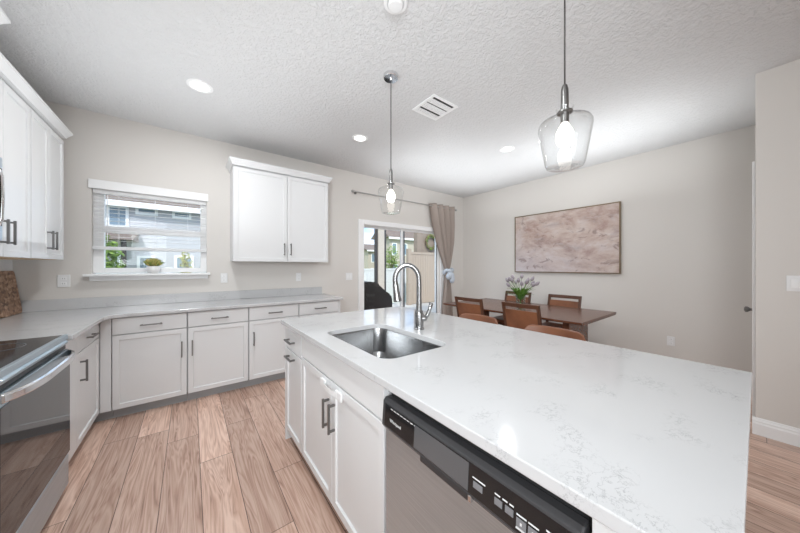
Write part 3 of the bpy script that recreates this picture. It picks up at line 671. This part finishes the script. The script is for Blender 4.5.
# ------------------------------------------------------------------ sill plant
px, py, pz = -.315, BW-.022, WZ0+.0125
t = thing('potted_succulent', 'small succulent in a round white pot on window stool', 'plant', (px, py, pz))
obj('pot', lathe(nb(), [(.034, pz), (.050, pz+.012), (.059, pz+.036), (.058, pz+.058), (.049, pz+.076), (.044, pz+.076), (.044, pz+.062)], (px, py, 0), 32), m_plastic, t, smooth='auto')
bm = nb()
for i in range(30):
    a = i*2.4; el = .45+1.05*(i/30); r = .098-.012*(i/30); d = Vector((math.cos(a)*math.cos(el), math.sin(a)*math.cos(el)*.8, math.sin(el)))
    p0 = Vector((px, py, pz+.068)); tube(bm, [p0, p0+d*r*.45, p0+d*r*.8+Vector((0, 0, .006)), p0+d*r+Vector((0, 0, .012))], [.005, .014, .012, .001], 7)
obj('leaves', bm, m_succ, t, smooth=True)

# ------------------------------------------------------------------ cutting board leaning in the corner
bm = nb(); prism(bm, rrect(-.17, .17, 0, .37, .03, 5), -.0095, .0095, lambda p, z: (z, p[0], p[1]))
o = obj('cutting_board', bm, m_board, bevel=.003); ang = math.atan2(.045, .36)
o.rotation_euler = (0, -ang, 0); o.location = (-1.170, 3.742, .9155)
tag(o, 'brown mosaic wood cutting board leaning in the counter corner', 'cutting board')

# ------------------------------------------------------------------ dining table and vase
t = thing('dining_table', 'long dark walnut dining table along the far wall', 'table', (3.68, 2.02, 0))
bm = nb(); prism(bm, [(3.125, .75), (4.245, .75), (4.235, .728), (4.20, .716), (3.17, .716), (3.135, .728)], 1.075, 2.98, lambda p, z: (p[0], z, p[1]))
obj('tabletop', bm, m_walnut, t, bevel=.003)
for y in (1.33, 2.76):
    obj('leg', bx((3.40, y-.035, .02), (3.97, y+.035, .7155)), m_walnut, t, bevel=.004)
    obj('foot', bx((3.30, y-.05, 0), (4.07, y+.05, .05)), m_walnut, t, bevel=.006)
vx, vy, vz = 3.75, 2.06, .7505
t = thing('flower_vase', 'clear glass vase of pale lilac tulips on the dining table', 'vase', (vx, vy, vz))
obj('glass', lathe(nb(), [(.03, vz), (.060, vz), (.062, vz+.06), (.064, vz+.175), (.061, vz+.175), (.058, vz+.06), (.056, vz+.008), (.001, vz+.008)], (vx, vy, 0), 28, cap=False), m_vase, t, smooth='auto')
rs = random.Random(3)
for i in range(16):
    a = i*2.4+rs.uniform(-.2, .2); sp = rs.uniform(.06, .20); hh = vz+.24+rs.uniform(.04, .16)*(1.25-sp*2.5)
    p0 = Vector((vx-math.cos(a)*.02, vy-math.sin(a)*.02, vz+.012)); p1 = Vector((vx+math.cos(a)*.03, vy+math.sin(a)*.03, vz+.16)); p2 = Vector((vx+math.cos(a)*sp, vy+math.sin(a)*sp, hh))
    s = obj('tulip', tube(nb(), [p0, p1, (p1+p2)/2+Vector((0, 0, .012)), p2], .003, 6), m_stem, t, smooth=True)
    d = (p2-p1).normalized(); obj('bloom', tube(nb(), [p2-d*.004, p2+d*.010, p2+d*.034, p2+d*.056, p2+d*.074], [.005, .020, .024, .017, .005], 9), m_tulip, s, smooth=True)
bm = nb()
for i in range(46):
    a = i*2.4+rs.uniform(-.3, .3); sp = rs.uniform(.07, .21); hh = vz+.16+rs.uniform(.02, .11); c = Vector((math.cos(a), math.sin(a), 0)); sd = Vector((-math.sin(a), math.cos(a), 0))
    prev = None
    for k2, (f, wd) in enumerate(((0, .006), (.35, .014), (.7, .013), (1, .001))):
        p = Vector((vx, vy, vz+.10)) + c*(.02+sp*f) + Vector((0, 0, (hh-vz-.10)*math.sin(f*PI*.62)))
        q = [bm.verts.new(p-sd*wd), bm.verts.new(p+sd*wd)]
        if prev: bm.faces.new((prev[0], prev[1], q[1], q[0]))
        prev = q
obj('foliage', bm, m_stem, t, solid=.0015)

# ------------------------------------------------------------------ dining chairs (built facing +X with the back at -X)
def make_chair(loc, rot, lab):
    t = thing('dining_chair', lab, 'chair', (0, 0, 0), 'dining chairs round the table')
    W2 = .225
    prof = lambda z: -.20 - .10*max(0, (z-.45)/.45)**1.1
    for s in (-1, 1):
        bm = nb(); y = s*(W2-.017)
        secs = [(-.235, 0), (-.215, .2), (-.20, .45), (prof(.7), .7), (prof(.895), .895)]; prev = None
        for x, z in secs:
            r = [bm.verts.new(p) for p in ((x-.017, y-.016, z), (x+.017, y-.016, z), (x+.017, y+.016, z), (x-.017, y+.016, z))]
            if prev:
                for i in range(4): bm.faces.new((prev[i], prev[(i+1) % 4], r[(i+1) % 4], r[i]))
            else: bm.faces.new(r[::-1])
            prev = r
        bm.faces.new(prev); obj('leg', bm, m_chairw, t, bevel=.003)
        obj('leg', tube(nb(), [(.19, y, 0), (.185, y, .43)], [.014, .02], 10), m_chairw, t, smooth='auto')
    def slat(z0, z1, th, name, m, ins=.0):
        bm = nb(); n = 8; prev = None
        for i in range(n+1):
            y = (-W2+.033+ins) + (2*W2-.066-2*ins)*i/n; cv = -.012*math.cos((i/n-.5)*PI)
            r = [bm.verts.new((prof(z)+cv+dx, y, z)) for z, dx in ((z0, -th), (z1, -th), (z1, th), (z0, th))]
            if prev:
                for j in range(4): bm.faces.new((prev[j], prev[(j+1) % 4], r[(j+1) % 4], r[j]))
            else: bm.faces.new(r)
            prev = r
        bm.faces.new(prev[::-1]); return obj(name, bm, m, t, bevel=.004)
    slat(.848, .895, .011, 'top_rail', m_chairw); slat(.50, .815, .012, 'backrest', m_leather)
    obj('seat', prism(nb(), rrect(-.205, .225, -.222, .222, .03, 4), .435, .48), m_leather, t, bevel=.012)
    obj('seat_frame', bx((-.185, -.195, .395), (.20, .195, .4345)), m_chairw, t)
    t.location = loc; t.rotation_euler = (0, 0, rot); return t
ch = make_chair((3.30, 2.40, 0), 0, 'near-side leather-backed dining chair, left one, by the sliding door end')
dup(ch, (3.30, 1.66, 0), 'near-side leather-backed dining chair, right one, in front of the vase', 0)
dup(ch, (4.12, 2.47, 0), 'far-side dining chair, left one, half hidden behind the flower vase', PI)
dup(ch, (4.12, 1.745, 0), 'far-side dining chair, right one, against wall below the painting', PI)

# ------------------------------------------------------------------ counter stools (facing -X, back at +X)
def make_stool(loc, lab):
    t = thing('counter_stool', lab, 'stool', (0, 0, 0), 'counter stools at the island')
    bm = nb(); n = 16; prev = None
    for i in range(n+1):
        f = i/n*2-1; y = f*.208; x = .20 - .075*abs(f)**2.2; zt_ = .885 - .045*max(0, (abs(f)-.78)/.22)**2; zb_ = .70
        ring = [bm.verts.new(p) for p in ((x-.016, y, zb_), (x-.012, y, (zb_+zt_)/2), (x+.006, y, zt_), (x+.026, y, zt_), (x+.016, y, zb_))]
        if prev:
            for j in range(5): bm.faces.new((prev[j], prev[(j+1) % 5], ring[(j+1) % 5], ring[j]))
        else: bm.faces.new(ring)
        prev = ring
    bm.faces.new(prev[::-1]); obj('backrest', bm, m_leather, t, bevel=.008, smooth='auto')
    obj('seat', prism(nb(), rrect(-.19, .18, -.20, .20, .06, 6), .61, .665), m_leather, t, bevel=.014)
    for s in (-1, 1):
        obj('back_post', tube(nb(), [(.15, s*.13, .62), (.185, s*.13, .73)], .010, 8), m_chairw, t)
        obj('leg', tube(nb(), [(-.20, s*.19, 0), (-.15, s*.16, .612)], [.012, .018], 10), m_chairw, t); obj('leg', tube(nb(), [(.21, s*.19, 0), (.15, s*.16, .612)], [.012, .018], 10), m_chairw, t)
        obj('stretcher', tube(nb(), [(-.185, s*.18, .22), (.192, s*.18, .22)], .008, 8), m_chairw, t)
    obj('foot_rail', tube(nb(), [(-.182, -.18, .25), (-.182, .18, .25)], .009, 8), m_chairw, t)
    t.location = loc; return t
st = make_stool((1.86, 1.50, 0), 'brown low-back counter stool at island, farther one toward the sliding door')
dup(st, (1.86, .87, 0), 'brown low-back counter stool at island, nearer one toward the hall')

# ------------------------------------------------------------------ painting
ya, yb, za, zb2 = 1.165, 2.735, 1.217, 2.232
t = thing('framed_painting', 'wide abstract blush and grey painting in slim bronze frame', 'painting', (RW, 1.95, za))
fw = .014
obj('frame', bx((RW-.045, ya, za), (RW-.001, ya+fw, zb2), (RW-.045, yb-fw, za), (RW-.001, yb, zb2), (RW-.045, ya+fw, za), (RW-.001, yb-fw, za+fw), (RW-.045, ya+fw, zb2-fw), (RW-.001, yb-fw, zb2)), m_gold, t)
cv = obj('canvas', bx((RW-.036, ya+fw, za+fw), (RW-.002, yb-fw, zb2-fw)), m_art, t)

# ------------------------------------------------------------------ curtain rod and curtain
RYr, RZ = BW-.085, 2.51
t = thing('curtain_rod', 'slim nickel curtain rod above the sliding glass door', 'curtain rod', (3.2, BW, RZ))
obj('rod', tube(nb(), [(2.06, RYr, RZ), (4.44, RYr, RZ)], .011, 12), m_rod, t, smooth='auto')
for x in (2.04, 4.46): obj('finial', tube(nb(), [(x-.022, RYr, RZ), (x-.016, RYr, RZ), (x+.016, RYr, RZ), (x+.022, RYr, RZ)], [.014, .022, .022, .014], 16), m_rod, t, smooth='auto')
for x in (2.12, 4.42): obj('bracket', tube(nb(), [(x, BW-.001, RZ), (x, BW-.012, RZ), (x, BW-.0121, RZ), (x, RYr+.008, RZ)], [.022, .022, .007, .007], 12), m_nickel, t, smooth='auto')
t = thing('curtain', 'taupe grommet curtain gathered by a pale tie right of slider', 'curtain', (4.1, RYr, 0))
def lerp(tab, z):
    for (z0, v0), (z1, v1) in zip(tab, tab[1:]):
        if z0 >= z >= z1: f = (z0-z)/(z0-z1); f = f*f*(3-2*f) if False else f; return v0+(v1-v0)*f
    return tab[-1][1]
LT = [(2.56, 3.70), (2.2, 3.77), (1.8, 3.90), (1.45, 4.06), (1.25, 4.15), (1.18, 4.16), (1.0, 4.12), (.5, 4.06), (.015, 4.04)]
RT = [(2.56, 4.39), (2.2, 4.40), (1.8, 4.36), (1.45, 4.29), (1.25, 4.245), (1.18, 4.24), (1.0, 4.28), (.5, 4.33), (.015, 4.35)]
bm = nb(); nz_, nx_ = 60, 96; prev = None
for j in range(nz_+1):
    z = 2.56-(2.56-.015)*j/nz_; xl, xr = lerp(LT, z), lerp(RT, z); g = min(1, (xr-xl)/.5); r = []
    for i in range(nx_+1):
        s = i/nx_; amp = (.026+.040*g) if z > 1.25 else .035
        if 1.14 < z < 1.32: amp = .028
        y = RYr + amp*math.sin(s*2*PI*4.0+.4) + .006*math.sin(s*37+z*5)
        r.append(bm.verts.new((xl+(xr-xl)*(s+.025*math.sin(s*2*PI*4.0*2)), y, z)))
    if prev:
        for i in range(nx_): bm.faces.new((prev[i], prev[i+1], r[i+1], r[i]))
    prev = r
obj('panel', bm, m_curtain, t, smooth=True, solid=.003)
for i in range(4):
    s = (i+.42)/4.0+.03; x = 3.70+.69*s
    bm = nb(); lathe(bm, [(.030, -.004), (.030, .004), (.019, .004), (.019, -.004)], (0, 0, 0), 20, cap=False); bm.transform(Matrix.Translation((x, RYr, RZ)) @ Matrix.Rotation(PI/2, 4, 'Y')); obj('grommet', bm, m_nickel, t)
bm = nb()
ring_ = [(4.20+.075*math.cos(a), RYr+.055*math.sin(a), 1.215+.03*math.sin(a*2)) for a in [2*PI*i/24 for i in range(25)]]
tube(bm, ring_, .034, 8)
for dx, ln in ((-.03, .16), (.035, .24)):
    tube(bm, [(4.20+dx*.3, RYr-.06, 1.22), (4.20+dx, RYr-.085, 1.16), (4.20+dx*1.6, RYr-.08, 1.22-ln*.7), (4.20+dx*1.4, RYr-.075, 1.22-ln)], [.025, .05, .062, .03], 10)
tube(bm, [(4.13, RYr-.06, 1.25), (4.16, RYr-.08, 1.235), (4.20, RYr-.085, 1.22), (4.25, RYr-.08, 1.25), (4.275, RYr-.06, 1.24)], [.015, .048, .026, .048, .015], 10)
obj('tieback', bm, m_tie, t, smooth=True, label='pale blue fabric tie knotted round the curtain')

# ------------------------------------------------------------------ outdoors
GZ = -.45
tag(recenter(obj('lawn', bx((-30, 8.2, GZ-.1), (45, 60, GZ)), m_grass), (8, 20, GZ-.1)), 'green lawn strip behind the patio', 'lawn')['kind'] = 'structure'
o = obj('patio', bx((-8, BW+TH, -.55), (14, 8.2, -.04)), m_conc); o['kind'] = 'structure'; o.name = 'trim_patio'
# vinyl fence at the back of the yard
t = thing('vinyl_fence', 'white vinyl privacy fence across the back yard', 'fence', (7.5, 10.6, GZ))
obj('panels', bx(*sum([((-3+i*.16, 10.6, GZ+.04), (-3+i*.16+.152, 10.63, 1.14)) for i in range(110)], ())), m_vinyl, t)
obj('rails', bx((-3, 10.58, 1.14), (14.6, 10.65, 1.23), (-3, 10.58, GZ+.02), (14.6, 10.65, GZ+.14)), m_vinyl, t)
for i in range(8): obj('post', bx((-3+i*2.44, 10.55, GZ), (-2.87+i*2.44, 10.68, 1.30)), m_vinyl, t)
# patio column with dark screen frames on both sides
t = thing('patio_column', 'cream patio post framed by dark screen bars outside slider', 'column', (4.25, 6.5, -.04))
obj('post', bx((4.17, 6.42, -.04), (4.37, 6.6, 2.75)), m_stucco, t, bevel=.01)
for x in (4.09, 4.375): obj('screen_bar', bx((x, 6.46, -.04), (x+.075, 6.52, 2.7)), m_bronze, t)
t = thing('screen_mullion', 'dark bronze screen mullion right of the cream patio post', 'mullion', (5.1, 6.5, -.04))
obj('upright', bx((5.06, 6.46, -.04), (5.13, 6.52, 2.7)), m_bronze, t); obj('foot_plate', bx((5.03, 6.43, -.04), (5.16, 6.55, -.02)), m_bronze, t)
# covered grill
t = thing('covered_grill', 'barbecue grill under a dark brown cover on the patio', 'grill', (3.2, 5.4, -.04))
bm = nb(); prof = [(-.62, 0), (.62, 0), (.64, .55), (.60, .72), (.36, .80), (.30, .96), (.10, 1.03), (-.15, 1.02), (-.32, .93), (-.38, .80), (-.60, .72), (-.64, .5)]
prism(bm, prof, 5.10, 5.72, lambda p, z: (3.08+p[0], z, -.0395+p[1])); bmesh.ops.bevel(bm, geom=bm.edges[:], offset=.04, segments=2, affect='EDGES', clamp_overlap=True)
obj('cover', bm, m_cover, t, smooth='auto'); obj('cover_strap', bx((2.42, 5.07, .28), (3.74, 5.10, .31)), m_bronze, t)
# patio side wall with wreath, and the gate panel in front of it
t = thing('privacy_wall', 'tan stucco privacy wall behind the fence panel outside slider', 'wall', (7.4, 7.9, -.45))
obj('face', bx((6.75, 7.75, -.45), (10, 7.95, 3.1)), m_tan, t); obj('cap', bx((6.70, 7.72, 3.1), (10.05, 7.98, 3.16)), m_stucco, t)
t = thing('yard_gate', 'pale beige board gate panel with a square post outside slider', 'gate', (7.0, 7.5, -.04))
obj('boards', bx(*sum([((6.22+i*.12, 7.5, -.02), (6.22+i*.12+.114, 7.525, 1.80)) for i in range(24)], ())), m_gate, t)
obj('post', bx((6.08, 7.44, -.04), (6.22, 7.58, 1.95)), m_gate, t, bevel=.006); obj('top_rail', bx((6.22, 7.48, 1.76), (9.1, 7.55, 1.84)), m_gate, t)
t = thing('wreath', 'round twig and leaf wreath hanging on the tan wall', 'wreath', (7.40, 7.7, 2.26))
bm = nb(); R_ = .25; tube(bm, [(7.40+R_*math.cos(a), 7.68, 2.26+R_*math.sin(a)) for a in [2*PI*i/28 for i in range(29)]], .045, 8); obj('ring', bm, m_twig, t, smooth=True)
bm = nb(); rs = random.Random(5)
for i in range(90):
    a = rs.uniform(0, 2*PI); r = R_+rs.uniform(-.06, .06); p = Vector((7.40+r*math.cos(a), 7.64+rs.uniform(-.02, .02), 2.26+r*math.sin(a))); d = Vector((rs.uniform(-1, 1), rs.uniform(-.6, .1), rs.uniform(-1, 1))).normalized(); tube(bm, [p-d*.03, p, p+d*.04], [.004, .014, .002], 5)
obj('leaves', bm, m_leaf, t)
# white lanai chair and round table hints behind the faucet
# far houses
def house(lab, x0, x1, y, z1, mat_w, ridge, wins, dep=8, roofm=m_roof, ov=.4):
    t = thing('house', lab, 'house', ((x0+x1)/2, y, GZ))
    obj('walls', bx((x0, y, GZ), (x1, y+dep, z1)), mat_w, t)
    bm = nb(); prism(bm, [(y-ov, z1-.02), (y+dep+ov, z1-.02), (y+dep/2, z1+ridge)], x0-ov, x1+ov, lambda p, z: (z, p[0], p[1])); obj('roof', bm, roofm, t)
    obj('fascia', bx((x0-ov, y-ov-.03, z1-.22), (x1+ov, y-ov, z1)), m_trim, t)
    for (a, b, c, d) in wins:
        w = .09; f = obj('window', bx((a-w, y-.05, c-w), (b+w, y-.002, c), (a-w, y-.05, d), (b+w, y-.002, d+w), (a-w, y-.05, c), (a, y-.002, d), (b, y-.05, c), (b+w, y-.002, d)), m_trim, t)
        obj('pane', bx((a, y-.03, c), (b, y-.004, d)), m_skyglass, f)
    return t
S = 15/11.
def zz(z): return 1.32+(z-1.32)*S
wins = [(-1.78*S, -1.46*S, zz(2.49), zz(2.97)), (-1.19*S, -.83*S, zz(2.90), zz(3.0)), (-.37*S, -.03*S, zz(2.88), zz(2.98)), (-1.16*S, -.90*S, zz(1.0), zz(1.57)), (-.32*S, .03*S, zz(1.0), zz(1.59)), (.8*S, 1.2*S, zz(1.0), zz(1.6))]
hs = house('blue-grey sided neighbour house seen through the kitchen window', -6, 2.6, 15, zz(3.14), m_siding, 2.2, wins)
bm = nb(); prism(bm, [(13.6, zz(2.02)), (15.0, zz(2.02)), (15.0, zz(2.28)), (14.9, zz(2.28))], -2.9, -1.62, lambda p, z: (z, p[0], p[1])); obj('porch_roof', bm, m_roof, hs)
obj('porch_post', bx((-1.95, 13.75, GZ), (-1.82, 13.88, zz(2.02))), m_bronze, hs); obj('porch_door', bx((-2.35, 14.96, GZ), (-1.98, 14.999, zz(1.75))), m_trim, hs)
def tree(x, y, h, r, lab, n=900, zc=.6, seed=1, lm=m_leaf, lsz=.10, name='yard_tree'):
    t = thing(name, lab, 'tree' if name == 'yard_tree' else 'shrub', (x, y, GZ), 'trees and shrubs in the yards'); rs = random.Random(seed)
    bm = nb(); tube(bm, [(x, y, GZ), (x+.05, y, GZ+h*.5), (x, y+.03, GZ+h*.85)], [.07, .05, .015], 8)
    for i in range(6):
        a = i*1.1; tube(bm, [(x, y, GZ+h*.45), (x+math.cos(a)*r*.6, y+math.sin(a)*r*.6, GZ+h*.75)], [.025, .006], 6)
    obj('trunk', bm, m_bark, t)
    bm = nb()
    for i in range(n):
        d = Vector((rs.gauss(0, 1), rs.gauss(0, 1), rs.gauss(0, 1))).normalized()*(rs.random()**.4); p = Vector((x, y, GZ+h*zc))+Vector((d.x*r, d.y*r, d.z*h*(1-zc)*1.05))
        u = Vector((rs.gauss(0, 1), rs.gauss(0, 1), rs.gauss(0, 1))).normalized(); w = u.orthogonal().normalized(); s = lsz*rs.uniform(.6, 1.3)
        bm.faces.new([bm.verts.new(p+q) for q in (-u*s, w*s*.45, u*s, -w*s*.45)])
    obj('foliage', bm, lm, t, solid=.004)
tree(-2.15, 11.6, 2.75, .62, 'leafy green tree at left of the kitchen window view', 1100, .58, 1)
tree(-.08, 9.5, 2.25, .16, 'slim yellow-green shrub at right of the kitchen window view', 260, .62, 2, m_succ, .07, 'yard_shrub')
tree(11.5, 16, 3.3, .55, 'narrow green tree above the fence outside slider', 700, .6, 3)
house('nearer cream two-storey house with brown roof beyond the white fence', 17.7, 27, 25, 4.6, m_stucco, 1.5, [(18.1, 18.6, 2.7, 3.9), (19.5, 20.1, 2.7, 3.9), (18.1, 18.8, .3, 1.5), (19.7, 20.5, .3, 1.5), (21.8, 22.6, 2.7, 3.9)], dep=3)
house('farther cream house at left edge of the slider view', 20.3, 25.5, 34, 3.7, m_stucco, 1.2, [(20.9, 21.5, 2.0, 3.1), (22.6, 23.2, 2.0, 3.1), (20.8, 21.8, -.2, 1.0)])
